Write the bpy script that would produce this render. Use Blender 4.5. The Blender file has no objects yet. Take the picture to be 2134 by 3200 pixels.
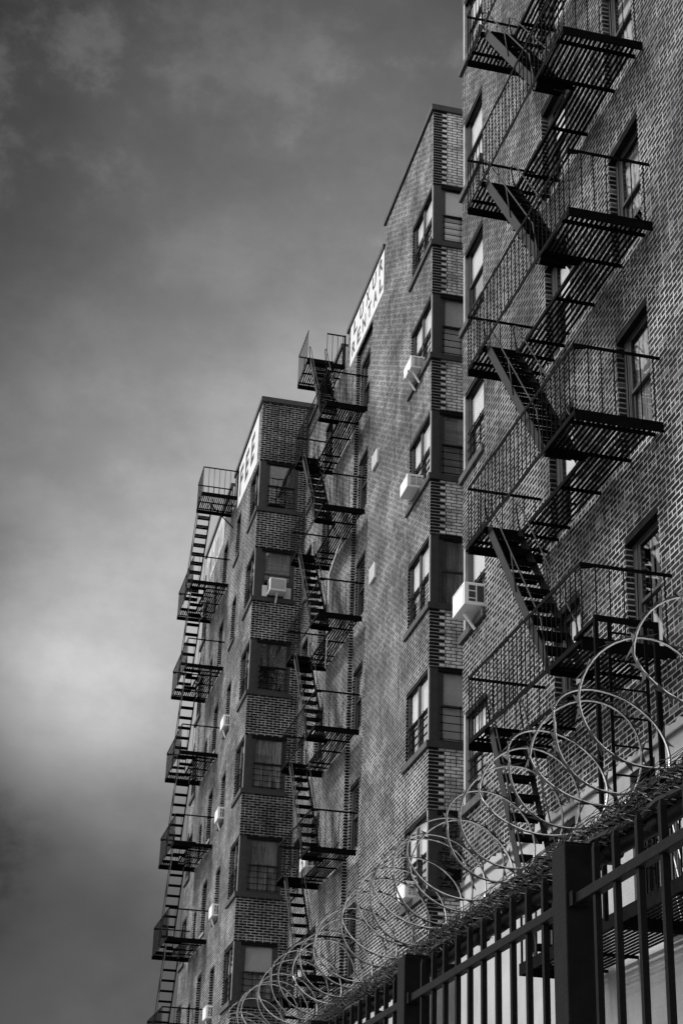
import bpy, math, random
from mathutils import Vector, Matrix
random.seed(7)
sc = bpy.context.scene
col = bpy.context.scene.collection
V = Vector

# ------------------------------------------------------------------ materials
def mat(name, base=0.2, rough=0.6, metal=0.0, spec=0.5, noise=0.0, nscale=8.0, bump=0.0, bscale=60.0, stretch=(1, 1, 1), lo=None):
    m = bpy.data.materials.new(name); m.use_nodes = True
    nt = m.node_tree; b = nt.nodes['Principled BSDF']
    b.inputs['Roughness'].default_value = rough; b.inputs['Metallic'].default_value = metal
    b.inputs['Specular IOR Level'].default_value = spec
    b.inputs['Base Color'].default_value = (base, base, base, 1)
    tc = nt.nodes.new('ShaderNodeTexCoord'); mp = nt.nodes.new('ShaderNodeMapping')
    mp.inputs['Scale'].default_value = stretch
    nt.links.new(tc.outputs['Object'], mp.inputs['Vector'])
    if noise > 0:
        n = nt.nodes.new('ShaderNodeTexNoise'); n.inputs['Scale'].default_value = nscale
        n.inputs['Detail'].default_value = 6; n.inputs['Roughness'].default_value = 0.65
        nt.links.new(mp.outputs[0], n.inputs['Vector'])
        r = nt.nodes.new('ShaderNodeValToRGB')
        a = base * (1 - noise) if lo is None else lo; c = base * (1 + noise)
        r.color_ramp.elements[0].position = 0.3; r.color_ramp.elements[1].position = 0.7
        r.color_ramp.elements[0].color = (a, a, a, 1); r.color_ramp.elements[1].color = (c, c, c, 1)
        nt.links.new(n.outputs['Fac'], r.inputs['Fac']); nt.links.new(r.outputs['Color'], b.inputs['Base Color'])
    if bump > 0:
        n2 = nt.nodes.new('ShaderNodeTexNoise'); n2.inputs['Scale'].default_value = bscale; n2.inputs['Detail'].default_value = 4
        nt.links.new(tc.outputs['Object'], n2.inputs['Vector'])
        bp = nt.nodes.new('ShaderNodeBump'); bp.inputs['Strength'].default_value = bump; bp.inputs['Distance'].default_value = 0.01
        nt.links.new(n2.outputs['Fac'], bp.inputs['Height']); nt.links.new(bp.outputs['Normal'], b.inputs['Normal'])
    return m

class NT:
    def __init__(s, nt): s.nt = nt
    def n(s, t, **k):
        o = s.nt.nodes.new(t)
        for a, v in k.items(): setattr(o, a, v)
        return o
    def l(s, a, b): s.nt.links.new(a, b)
    def math(s, op, a, b=None, c=None):
        o = s.n('ShaderNodeMath', operation=op)
        for i, v in enumerate((a, b, c)):
            if v is None: continue
            if isinstance(v, (int, float)): o.inputs[i].default_value = v
            else: s.l(v, o.inputs[i])
        return o.outputs[0]
    def mixv(s, f, a, b):
        o = s.n('ShaderNodeMix', data_type='FLOAT')
        for i, v in ((0, f), (2, a), (3, b)):
            if isinstance(v, (int, float)): o.inputs[i].default_value = v
            else: s.l(v, o.inputs[i])
        return o.outputs[0]
    def noise(s, vec, scale, detail=4, rough=0.6):
        o = s.n('ShaderNodeTexNoise'); o.inputs['Scale'].default_value = scale
        o.inputs['Detail'].default_value = detail; o.inputs['Roughness'].default_value = rough
        s.l(vec, o.inputs['Vector']); return o.outputs['Fac']
    def ss(s, v, a, b, lo=0.0, hi=1.0):
        o = s.n('ShaderNodeMapRange', interpolation_type='SMOOTHSTEP')
        s.l(v, o.inputs[0])
        for i, x in enumerate((a, b, lo, hi)): o.inputs[i + 1].default_value = x
        return o.outputs[0]

RH = 0.0701
def brick_mat(name, b0=0.006, b1=0.045, mortar=0.66, mort_dark=0.06, quoin=None, smear=0.35, stain=0.22, ms=0.0094, soot=0.55):
    """brick bond on either wall direction; quoin=(x threshold) -> beyond it pale brick with dark joints"""
    m = bpy.data.materials.new(name); m.use_nodes = True
    g = NT(m.node_tree); bs = m.node_tree.nodes['Principled BSDF']
    bs.inputs['Roughness'].default_value = 0.9; bs.inputs['Specular IOR Level'].default_value = 0.15
    tc = g.n('ShaderNodeTexCoord'); ge = g.n('ShaderNodeNewGeometry')
    so = g.n('ShaderNodeSeparateXYZ'); g.l(tc.outputs['Object'], so.inputs[0])
    sn = g.n('ShaderNodeSeparateXYZ'); g.l(ge.outputs['True Normal'], sn.inputs[0])
    isx = g.math('GREATER_THAN', g.math('ABSOLUTE', sn.outputs['X']), 0.5)
    u = g.mixv(isx, so.outputs['X'], so.outputs['Y'])
    row = g.math('FLOOR', g.math('DIVIDE', so.outputs['Z'], RH))
    # slight wobble of joints
    wob = g.noise(tc.outputs['Object'], 3.0, 3)
    wob2 = g.noise(tc.outputs['Object'], 25.0, 2)
    zz = g.math('ADD', so.outputs['Z'], g.math('MULTIPLY', g.math('SUBTRACT', wob, 0.5), 0.006))
    zz = g.math('ADD', zz, g.math('MULTIPLY', g.math('SUBTRACT', wob2, 0.5), 0.008))
    uu = g.math('ADD', u, g.math('MULTIPLY', g.math('SUBTRACT', wob2, 0.5), 0.016))
    cb = g.n('ShaderNodeCombineXYZ'); g.l(uu, cb.inputs[0]); g.l(zz, cb.inputs[1])
    def brick(w):
        t = g.n('ShaderNodeTexBrick'); t.offset = 0.5; t.offset_frequency = 2
        t.inputs['Scale'].default_value = 1.0; t.inputs['Brick Width'].default_value = w
        t.inputs['Row Height'].default_value = RH; t.inputs['Mortar Size'].default_value = ms
        t.inputs['Mortar Smooth'].default_value = 0.2; t.inputs['Bias'].default_value = 0.0
        t.inputs['Color1'].default_value = (0, 0, 0, 1); t.inputs['Color2'].default_value = (1, 1, 1, 1)
        t.inputs['Mortar'].default_value = (0.5, 0.5, 0.5, 1)
        g.l(cb.outputs[0], t.inputs['Vector']); return t
    ts, th = brick(0.214), brick(0.107)
    hdr = g.math('LESS_THAN', g.math('ABSOLUTE', g.math('SUBTRACT', g.math('MODULO', row, 6.0), 3.0)), 0.5)
    fac = g.mixv(hdr, ts.outputs['Fac'], th.outputs['Fac'])
    bw1 = g.n('ShaderNodeRGBToBW'); g.l(ts.outputs['Color'], bw1.inputs[0])
    bw2 = g.n('ShaderNodeRGBToBW'); g.l(th.outputs['Color'], bw2.inputs[0])
    rnd = g.mixv(hdr, bw1.outputs[0], bw2.outputs[0])
    # joints: broken up, partly smeared over the face of the bricks
    n_s = g.noise(tc.outputs['Object'], 7.0, 5, 0.7)
    n_f = g.noise(tc.outputs['Object'], 38.0, 3, 0.7)
    n_l = g.noise(tc.outputs['Object'], 0.55, 5, 0.6)
    n_m = g.noise(tc.outputs['Object'], 1.7, 5, 0.7)
    smp = g.math('MULTIPLY', g.ss(n_s, 0.56, 0.74), smear)
    facm = g.math('MINIMUM', g.math('ADD', fac, g.math('MULTIPLY', smp, g.ss(n_f, 0.35, 0.6))), 1.0)
    gap = g.math('MULTIPLY', facm, g.ss(n_f, 0.22, 0.42, 0.35, 1.0))
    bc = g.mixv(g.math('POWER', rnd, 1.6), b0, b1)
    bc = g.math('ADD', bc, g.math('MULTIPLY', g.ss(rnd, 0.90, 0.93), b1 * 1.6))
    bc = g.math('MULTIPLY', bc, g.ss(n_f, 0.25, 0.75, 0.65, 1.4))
    mc = g.math('MULTIPLY', g.ss(n_l, 0.35, 0.65, 0.55, 1.15), mortar)
    mc = g.math('MULTIPLY', mc, g.ss(n_s, 0.3, 0.7, 0.72, 1.15))
    val = g.mixv(gap, bc, mc)
    mpp = g.n('ShaderNodeMapping'); mpp.inputs['Scale'].default_value = (3.0, 3.0, 0.22); g.l(tc.outputs['Object'], mpp.inputs['Vector'])
    streak = g.ss(g.noise(mpp.outputs[0], 1.0, 5, 0.6), 0.50, 0.72, 1.0, soot)
    blot = g.ss(g.noise(tc.outputs['Object'], 0.9, 7, 0.75), 0.36, 0.62, soot, 1.15)
    val = g.math('MULTIPLY', g.math('MULTIPLY', val, streak), blot)
    # soot / rubbed patches where brick and joint run together
    pat = g.math('MULTIPLY', g.ss(n_m, 0.54, 0.70), stain)
    val = g.mixv(pat, val, g.math('MULTIPLY', g.math('ADD', b1, g.math('MULTIPLY', fac, 0.06)), 1.15))
    if quoin is not None:
        par = g.math('ABSOLUTE', g.math('MODULO', row, 2.0))
        th_ = g.math('ADD', quoin, g.math('MULTIPLY', par, 0.107))
        xx = so.outputs['X'] if True else u
        q = g.math('MULTIPLY', g.math('GREATER_THAN', xx, th_), g.math('SUBTRACT', 1.0, isx))
        lb = g.mixv(rnd, 0.70, 0.90); lb = g.math('MULTIPLY', lb, g.ss(n_f, 0.25, 0.75, 0.8, 1.12))
        grime = g.ss(n_m, 0.42, 0.62, 1.0, 0.45)
        lb = g.math('MULTIPLY', lb, grime)
        lv = g.mixv(facm, lb, mort_dark)
        zf = g.math('FRACT', g.math('DIVIDE', zz, RH))
        hj = g.math('MAXIMUM', g.math('LESS_THAN', zf, 0.10), g.math('GREATER_THAN', zf, 0.90))
        dv = g.mixv(hj, g.math('MULTIPLY', g.ss(n_f, 0.25, 0.75, 0.5, 1.5), 0.012), g.math('MULTIPLY', g.ss(n_s, 0.3, 0.6, 0.4, 1.0), 0.34))
        inz = g.math('MULTIPLY', g.math('LESS_THAN', xx, 0.307), g.math('SUBTRACT', 1.0, isx))
        val = g.mixv(inz, val, dv)
        val = g.mixv(q, val, lv)
    cc = g.n('ShaderNodeCombineColor')
    for i in range(3): g.l(val, cc.inputs[i])
    g.l(cc.outputs[0], bs.inputs['Base Color'])
    bp = g.n('ShaderNodeBump'); bp.inputs['Strength'].default_value = 0.8; bp.inputs['Distance'].default_value = 0.008
    h = g.math('ADD', g.math('SUBTRACT', 1.0, fac), g.math('MULTIPLY', n_f, 0.5))
    g.l(h, bp.inputs['Height']); g.l(bp.outputs['Normal'], bs.inputs['Normal'])
    return m

M = {}
M['brick'] = brick_mat('brick facade')
M['brickn'] = brick_mat('darker brick facade', b0=0.007, b1=0.045, mortar=0.47, smear=0.7, stain=0.4, ms=0.0098, soot=0.5)  # near wall: duller joints, heavier smears and mottling
M['brickq'] = brick_mat('brick with pale infill', quoin=0.20)
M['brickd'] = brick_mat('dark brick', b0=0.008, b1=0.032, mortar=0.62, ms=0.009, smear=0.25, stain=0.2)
M['steel'] = mat('black painted iron', 0.0035, 0.8, 0.0, 0.05, noise=0.6, nscale=12, bump=0.3, bscale=40)
M['string'] = mat('grey painted stringer', 0.016, 0.6, 0.0, 0.2, noise=0.5, nscale=14, bump=0.3, bscale=60)
M['frame'] = mat('grey window paint', 0.042, 0.5, 0.0, 0.4, noise=0.25, nscale=9)
M['sash'] = mat('dark sash paint', 0.04, 0.45, 0.0, 0.4, noise=0.3, nscale=9)
M['sill_lit_edge'] = mat('pale sill and lit edge paint', 0.33, 0.5, 0.0, 0.4, noise=0.2, nscale=6)  # pale sill paint, also stands for light on the corner posts
M['lintel_shadow'] = mat('dark lintel shadow', 0.008, 0.7, 0.0, 0.1, noise=0.4)  # soffit shade put into the colour
M['sill'] = mat('stone sill', 0.085, 0.85, 0.0, 0.2, noise=0.35, nscale=5, bump=0.4, bscale=50)
M['coping'] = mat('coping metal', 0.045, 0.6, 0.0, 0.4, noise=0.4, nscale=3)
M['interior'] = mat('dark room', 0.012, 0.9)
M['shade'] = mat('white roller shade', 0.85, 0.85, noise=0.08, nscale=3)
M['curtain'] = mat('curtain cloth', 0.30, 0.9, noise=0.75, nscale=5, stretch=(6, 6, 0.35))
M['blinds'] = mat('slatted blind', 0.32, 0.7, noise=0.55, nscale=2.2, stretch=(0.3, 0.3, 16))
M['ac'] = mat('white enamel', 0.90, 0.45, noise=0.07, nscale=6)
M['acgrille'] = mat('grey condenser fins', 0.42, 0.6, noise=0.2, nscale=4, stretch=(1, 1, 30))
M['acside'] = mat('grey side fins', 0.16, 0.6, noise=0.2, nscale=20)
M['acdark'] = mat('dark louvre', 0.05, 0.7)
M['sign'] = mat('white sign paint', 0.66, 0.7, noise=0.10, nscale=4)
M['signold'] = mat('weathered sign paint', 0.46, 0.8, noise=0.5, nscale=2.5, stretch=(1, 1, 0.35), lo=0.20)
M['letter'] = mat('dark sign paint', 0.045, 0.8, noise=0.4, nscale=10)
M['letterold'] = mat('faded sign paint', 0.16, 0.8, noise=0.6, nscale=5)
M['flash'] = mat('white flashing', 0.7, 0.5, noise=0.06, nscale=5)
M['stucco'] = mat('painted stucco', 0.36, 0.85, noise=0.2, nscale=1.3, bump=0.5, bscale=30, stretch=(1, 1, 0.6))
M['stuccod'] = mat('grey stucco', 0.34, 0.85, noise=0.35, nscale=1.6, bump=0.5, bscale=30)
M['fence'] = mat('fence black paint', 0.0035, 0.6, 0.0, 0.10, noise=0.55, nscale=16, bump=0.25, bscale=70)
M['galv'] = mat('galvanized wire', 0.75, 0.2, 1.0, 0.5, noise=0.35, nscale=30)
M['galvd'] = mat('shaded galvanized tape', 0.05, 0.4, 0.6, 0.5, noise=0.4, nscale=30)  # dark stands for the shaded side, next to the bright core wire
M['oldwire'] = mat('rusted chain link wire', 0.004, 0.4, 0.0, 0.15, noise=0.6, nscale=40)
M['roof'] = mat('roofing', 0.06, 0.9, noise=0.3, nscale=2)
M['asphalt'] = mat('asphalt', 0.06, 0.9, noise=0.35, nscale=3, bump=0.4, bscale=80)
M['pave'] = mat('concrete pavement', 0.28, 0.9, noise=0.25, nscale=2, bump=0.3, bscale=50)
M['conduit'] = mat('grey conduit', 0.10, 0.5, noise=0.3, nscale=9)

def glass_mat():
    m = bpy.data.materials.new('window glass'); m.use_nodes = True
    nt = m.node_tree; g = NT(nt)
    for n in list(nt.nodes): nt.nodes.remove(n)
    out = g.n('ShaderNodeOutputMaterial'); mx = g.n('ShaderNodeMixShader')
    tr = g.n('ShaderNodeBsdfTransparent'); tr.inputs[0].default_value = (0.86, 0.86, 0.86, 1)
    gl = g.n('ShaderNodeBsdfGlossy'); gl.inputs['Roughness'].default_value = 0.03; gl.inputs['Color'].default_value = (1, 1, 1, 1)
    fr = g.n('ShaderNodeFresnel'); gg = g.n('ShaderNodeNewGeometry'); g.l(g.mixv(gg.outputs['Backfacing'], 1.85, 0.5405), fr.inputs['IOR'])
    tc = g.n('ShaderNodeTexCoord')
    nz = g.noise(tc.outputs['Object'], 2.0, 2)
    bp = g.n('ShaderNodeBump'); bp.inputs['Strength'].default_value = 0.10; bp.inputs['Distance'].default_value = 0.02
    g.l(nz, bp.inputs['Height']); g.l(bp.outputs['Normal'], gl.inputs['Normal'])
    g.l(fr.outputs[0], mx.inputs[0]); g.l(tr.outputs[0], mx.inputs[1]); g.l(gl.outputs[0], mx.inputs[2])
    g.l(mx.outputs[0], out.inputs['Surface'])
    return m
M['glass'] = glass_mat()

# ------------------------------------------------------------------ mesh helpers
class MB:
    def __init__(s): s.v = []; s.f = []
    def quad(s, a, b, c, d):
        i = len(s.v); s.v += [V(a), V(b), V(c), V(d)]; s.f.append((i, i + 1, i + 2, i + 3)); return s
    def poly(s, pts):
        i = len(s.v); s.v += [V(p) for p in pts]; s.f.append(tuple(range(i, i + len(pts)))); return s
    def box(s, x0, x1, y0, y1, z0, z1):
        if x0 > x1: x0, x1 = x1, x0
        if y0 > y1: y0, y1 = y1, y0
        if z0 > z1: z0, z1 = z1, z0
        i = len(s.v)
        s.v += [V((x, y, z)) for z in (z0, z1) for y in (y0, y1) for x in (x0, x1)]
        for q in ((0, 2, 3, 1), (4, 5, 7, 6), (0, 1, 5, 4), (2, 6, 7, 3), (0, 4, 6, 2), (1, 3, 7, 5)):
            s.f.append(tuple(i + k for k in q))
        return s
    def bar(s, p, q, w, h, up=(0, 0, 1)):
        p, q = V(p), V(q); d = (q - p).normalized(); up = V(up)
        a = d.cross(up)
        if a.length < 1e-4: a = d.cross(V((1, 0, 0)))
        a.normalize(); b = a.cross(d).normalized(); i = len(s.v)
        for e in (p, q):
            for sx, sy in ((-1, -1), (1, -1), (1, 1), (-1, 1)): s.v.append(e + a * (w / 2 * sx) + b * (h / 2 * sy))
        for k in ((0, 1, 5, 4), (1, 2, 6, 5), (2, 3, 7, 6), (3, 0, 4, 7), (3, 2, 1, 0), (4, 5, 6, 7)): s.f.append(tuple(i + t for t in k))
        return s
    def tube(s, pts, r, n=8, closed=False):
        pts = [V(p) for p in pts]; i0 = len(s.v); m = len(pts)
        ref = V((0, 0, 1)); prev = None
        for k, p in enumerate(pts):
            d = (pts[min(k + 1, m - 1)] - pts[max(k - 1, 0)])
            if d.length < 1e-9: d = V((0, 0, 1))
            d.normalize()
            if prev is None:
                a = d.cross(ref)
                if a.length < 0.05: a = d.cross(V((1, 0, 0)))
            else: a = prev - d * prev.dot(d)
            a.normalize(); prev = a; b = d.cross(a)
            for t in range(n):
                an = 2 * math.pi * t / n; s.v.append(p + (a * math.cos(an) + b * math.sin(an)) * r)
        for k in range(m - 1):
            for t in range(n):
                A = i0 + k * n + t; B = i0 + k * n + (t + 1) % n
                s.f.append((A, B, B + n, A + n))
        s.f.append(tuple(i0 + t for t in reversed(range(n)))); s.f.append(tuple(i0 + (m - 1) * n + t for t in range(n)))
        return s
    def build(s, name, m, parent=None, smooth=False, bevel=0.0):
        org = V((0, 0, 0))
        q = parent
        if parent is not None: org = wloc(parent)
        me = bpy.data.meshes.new(name)
        me.from_pydata([tuple(v - org) for v in s.v], [], s.f); me.update()
        me.materials.append(M[m] if isinstance(m, str) else m)
        if smooth:
            for p in me.polygons: p.use_smooth = True
        o = bpy.data.objects.new(name, me); col.objects.link(o)
        if parent is not None: o.parent = parent
        if bevel:
            b = o.modifiers.new('bevel', 'BEVEL'); b.width = bevel; b.segments = 2; b.limit_method = 'ANGLE'
        return o
def wloc(o):
    l = V((0, 0, 0))
    while o is not None: l += o.location; o = o.parent
    return l
def tag(o, label=None, cat=None, group=None, kind=None):
    if label: o['label'] = label
    if cat: o['category'] = cat
    if group: o['group'] = group
    if kind: o['kind'] = kind
    return o
def empty(name, loc, label=None, cat=None, group=None):
    o = bpy.data.objects.new(name, None); o.empty_display_size = 0.3
    col.objects.link(o); o.location = loc; return tag(o, label, cat, group)

class Fr:
    """wall frame: 'x' -> wall facing -X at x=p (u runs along y); 'y' -> wall facing -Y at y=p (u runs along x). w is outward."""
    def __init__(s, k, p): s.k = k; s.p = p
    def P(s, u, v, w): return V((s.p - w, u, v)) if s.k == 'x' else V((u, s.p - w, v))
    def box(s, mb, u0, u1, v0, v1, w0, w1):
        a, b = s.P(u0, v0, w0), s.P(u1, v1, w1); mb.box(a.x, b.x, a.y, b.y, a.z, b.z)
    def quad(s, mb, u0, u1, v0, v1, w):
        q = [s.P(u0, v0, w), s.P(u1, v0, w), s.P(u1, v1, w), s.P(u0, v1, w)]
        if s.k == 'x': q.reverse()
        mb.quad(*q)

def wall(fr, u0, u1, v0, v1, opens, name, m, parent, depth=0.12):
    mb = MB()
    us = sorted(set([u0, u1] + [c for o in opens for c in (o[0], o[1]) if u0 < c < u1]))
    vs = sorted(set([v0, v1] + [c for o in opens for c in (o[2], o[3]) if v0 < c < v1]))
    for i in range(len(us) - 1):
        for j in range(len(vs) - 1):
            cu, cv = (us[i] + us[i + 1]) / 2, (vs[j] + vs[j + 1]) / 2
            if any(o[0] < cu < o[1] and o[2] < cv < o[3] for o in opens): continue
            fr.quad(mb, us[i], us[i + 1], vs[j], vs[j + 1], 0)
    for o in opens:
        a, b, c, d = o[:4]
        if a > u0 + 1e-4: mb.quad(fr.P(a, c, 0), fr.P(a, d, 0), fr.P(a, d, -depth), fr.P(a, c, -depth))
        if b < u1 - 1e-4: mb.quad(fr.P(b, c, 0), fr.P(b, c, -depth), fr.P(b, d, -depth), fr.P(b, d, 0))
        mb.quad(fr.P(a, d, 0), fr.P(b, d, 0), fr.P(b, d, -depth), fr.P(a, d, -depth))
        mb.quad(fr.P(a, c, 0), fr.P(a, c, -depth), fr.P(b, c, -depth), fr.P(b, c, 0))
    return mb.build(name, m, parent)

def window(par, fr, a, b, c, d, units=1, inset=0.09, shade=None, shade_h=0.5, guard=False, back=0.5, fw=0.055, lower='dark', sub=1, trimside=None, meet=0.5, bars=2, rs=0.0):
    """double hung window filling the opening a..b, c..d of frame fr"""
    w = -inset
    f = MB()
    fr.box(f, a, b, d - fw, d, w - 0.10, w)
    fr.box(f, a, b, c, c + fw * 0.8, w - 0.10, w)
    fr.box(f, a, a + fw, c + fw * 0.8, d - fw, w - 0.10, w); fr.box(f, b - fw, b, c + fw * 0.8, d - fw, w - 0.10, w)
    ln = MB(); fr.box(ln, a + 0.003, b - 0.003, d - 0.085, d - 0.003, w + 0.002, -0.012); head_shadow = ln  # dark head strip standing in for the shade under the soffit
    # stop beads, a second step inside the casing
    fr.box(f, a + fw, a + fw + 0.02, c + fw * 0.8, d - fw, w - 0.09, w - 0.008)
    fr.box(f, b - fw - 0.02, b - fw, c + fw * 0.8, d - fw, w - 0.09, w - 0.008)
    step = (b - a) / units
    for k in range(1, units): fr.box(f, a + k * step - 0.045, a + k * step + 0.045, c + fw * 0.8, d - fw, w - 0.10, w - 0.003)
    wo = f.build('window', 'frame', par)
    head_shadow.build('lintel_shadow', 'lintel_shadow', wo)
    mid = c + (d - c) * meet
    for k in range(units):
        u0 = a + k * step + (fw + 0.02 if k == 0 else 0.045); u1 = a + (k + 1) * step - (fw + 0.02 if k == units - 1 else 0.045)
        for (v0, v1, ww) in ((mid - 0.02, d - fw, w - 0.012), (c + fw * 0.8, mid + 0.02, w - 0.040)):
            s = MB(); t = 0.038
            fr.box(s, u0, u1, v1 - t, v1, ww - 0.028, ww); fr.box(s, u0, u1, v0, v0 + t, ww - 0.028, ww)
            fr.box(s, u0, u0 + t, v0 + t, v1 - t, ww - 0.028, ww); fr.box(s, u1 - t, u1, v0 + t, v1 - t, ww - 0.028, ww)
            s.build('sash', 'sash', wo)
            g_ = MB(); fr.box(g_, u0 + t, u1 - t, v0 + t, v1 - t, ww - 0.012, ww - 0.007)
            g_.build('pane', 'glass', wo)
        if shade:
            hh = shade_h * (1 if units == 1 else random.uniform(0.9, 1.05))
            s = MB(); fr.box(s, u0 - 0.01, u1 + 0.01, d - fw - (d - c - 2 * fw) * hh, d - fw, w - 0.078, w - 0.073)
            s.build('blind', shade, wo)
        if lower and lower != 'dark':
            s = MB(); zt = d - fw - (d - c - 2 * fw) * (shade_h if shade else 0) - 0.01
            n = 9
            for q in range(n):   # folds of a hanging cloth
                ua = u0 + (u1 - u0) * q / n; ub = u0 + (u1 - u0) * (q + 1) / n
                dw = 0.0 if q % 2 else 0.03
                fr.box(s, ua, ub, c + fw, zt, w - 0.130 - dw, w - 0.122 - dw)
            s.build('curtain', lower, wo)
        if guard:
            s = MB(); gh = (d - c) * 0.42; zb = c + fw
            nb = 5
            for q in range(nb):
                z = zb + 0.03 + gh * q / (nb - 1)
                fr.box(s, u0 - 0.03, u1 + 0.03, z - 0.007, z + 0.007, w + 0.012, w + 0.026)
            for q in range(bars):
                u = u0 + (u1 - u0) * (q + 1) / (bars + 1)
                fr.box(s, u - 0.007, u + 0.007, zb, zb + gh + 0.09, w + 0.001, w + 0.012)
            s.build('window_guard', 'steel', wo)
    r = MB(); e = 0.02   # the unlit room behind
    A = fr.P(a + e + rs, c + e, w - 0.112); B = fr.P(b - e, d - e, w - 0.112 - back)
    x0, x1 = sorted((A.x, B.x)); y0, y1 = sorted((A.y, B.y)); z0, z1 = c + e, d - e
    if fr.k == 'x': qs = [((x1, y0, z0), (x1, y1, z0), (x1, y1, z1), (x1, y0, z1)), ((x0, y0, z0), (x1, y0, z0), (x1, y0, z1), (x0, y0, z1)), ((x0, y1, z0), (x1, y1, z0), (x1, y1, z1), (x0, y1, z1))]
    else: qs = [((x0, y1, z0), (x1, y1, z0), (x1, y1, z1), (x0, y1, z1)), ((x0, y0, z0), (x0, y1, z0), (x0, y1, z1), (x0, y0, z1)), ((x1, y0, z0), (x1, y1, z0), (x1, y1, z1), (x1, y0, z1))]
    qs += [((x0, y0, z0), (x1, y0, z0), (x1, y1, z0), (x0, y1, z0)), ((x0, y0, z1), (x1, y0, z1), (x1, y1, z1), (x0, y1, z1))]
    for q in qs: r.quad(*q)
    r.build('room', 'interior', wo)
    return wo
def sill(par, fr, a, b, z, h=0.12, out=0.045, m='sill', inn=0.11, name='sill'):
    s = MB(); fr.box(s, a, b, z - h, z, -inn, out); return s.build(name, m, par)

FL = [8.31 + 2.803 * k for k in range(-2, 6)]      # sill heights of the storeys, two below the first seen one
def k_of(z): return round((z - 8.31) / 2.803)

# ------------------------------------------------------------------ NEAR BUILDING
X1 = 6.64; Y1F = 20.6; Y1N = -4.0; TOP = 25.9
b1 = empty('apartment_building', (X1, Y1F, 0), 'near brick apartment building with pale stucco base, closest behind the fence', 'building', 'brick apartment buildings in a row')
fx1 = Fr('x', X1)
LV1 = [8.31 + 2.803 * k for k in range(0, 6)]
op = []
cw1 = (19.52, Y1F)
HW = [9.81 + 2.737 * k for k in range(0, 6)]
for z, hw in zip(LV1, HW):
    op.append((cw1[0], cw1[1], z, z + 1.5))
    op.append((15.93, 16.83, hw - 1.70, hw)); op.append((13.68, 14.56, hw - 1.70, hw))
    op.append((9.4, 10.3, z - 0.0, z + 1.5)); op.append((5.0, 6.0, z, z + 1.5)); op.append((1.0, 2.0, z, z + 1.5))
wall(fx1, Y1N, Y1F, 7.12, TOP, op, 'wall', 'brickn', b1)
# far return (turned away) and its corner openings
mb = MB()
vs = [0]
for z in LV1: vs += [z, z + 1.5]
vs.append(TOP)
for i in range(len(vs) - 1):
    hole = i % 2 == 1
    mb.quad((X1 + (1.25 if hole else 0), Y1F, vs[i]), (X1 + (1.25 if hole else 0), Y1F, vs[i + 1]), (X1 + 12, Y1F, vs[i + 1]), (X1 + 12, Y1F, vs[i]))
mb.quad((X1, Y1N, 0), (X1 + 12, Y1N, 0), (X1 + 12, Y1N, TOP), (X1, Y1N, TOP))
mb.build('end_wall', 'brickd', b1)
for i, z in enumerate(LV1):
    kinds = ['blinds', 'shade', 'shade', 'shade', 'shade', 'shade']
    window(b1, fx1, cw1[0], cw1[1] - 0.10, z, z + 1.5, 1, shade='shade', shade_h=[0.5, 0.45, 0.5, 0.5, 0.98, 0.9][i], guard=i in (0, 1, 2), inset=0.06, lower='dark', back=0.35)
    s = MB(); s.box(X1 + 0.012, X1 + 0.12, Y1F - 0.10, Y1F - 0.012, z, z + 1.5); s.build('corner_post', 'sill_lit_edge', b1)  # post coloured pale for the light its street face catches
    # window in the far face of the corner
    s = MB(); s.box(X1 + 0.12, X1 + 1.25, Y1F - 0.09, Y1F - 0.03, z, z + 0.05); s.box(X1 + 0.12, X1 + 1.25, Y1F - 0.09, Y1F - 0.03, z + 1.44, z + 1.5)
    s.box(X1 + 0.12, X1 + 1.25, Y1F - 0.08, Y1F - 0.04, z + 0.72, z + 0.77); s.box(X1 + 1.18, X1 + 1.25, Y1F - 0.09, Y1F - 0.03, z + 0.05, z + 1.44)
    fo = s.build('window', 'frame', b1)
    s = MB(); s.box(X1 + 0.12, X1 + 1.18, Y1F - 0.065, Y1F - 0.059, z + 0.05, z + 1.44); s.build('pane', 'glass', fo)
    s = MB(); s.box(X1 - 0.05, X1 + 0.11, cw1[0] - 0.02, Y1F + 0.06, z - 0.12, z); s.box(X1 + 0.11, X1 + 1.3, Y1F - 0.11, Y1F + 0.06, z - 0.12, z)
    s.build('sill', 'sill', b1)
    hw = HW[i]
    window(b1, fx1, 15.93, 16.83, hw - 1.70, hw, 1, shade='shade', shade_h=[0.3, 0.42, 0.5, 0.5, 0.9, 0.5][i], inset=0.10, fw=0.11, lower=['dark', 'curtain', 'dark', 'dark', 'dark', 'dark'][i])
    window(b1, fx1, 13.68, 14.56, hw - 1.70, hw, 1, shade=[None, 'curtain', 'curtain', 'curtain', 'shade', 'shade'][i], shade_h=[0.5, 0.9, 0.7, 0.9, 0.6, 0.6][i], inset=0.10, fw=0.11, lower=['curtain', 'dark', 'dark', 'dark', 'curtain', 'dark'][i])
    window(b1, fx1, 9.4, 10.3, z, z + 1.5, 1, shade='shade', shade_h=0.5)
    window(b1, fx1, 5.0, 6.0, z, z + 1.5, 1, shade='shade', shade_h=0.5); window(b1, fx1, 1.0, 2.0, z, z + 1.5)
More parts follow.
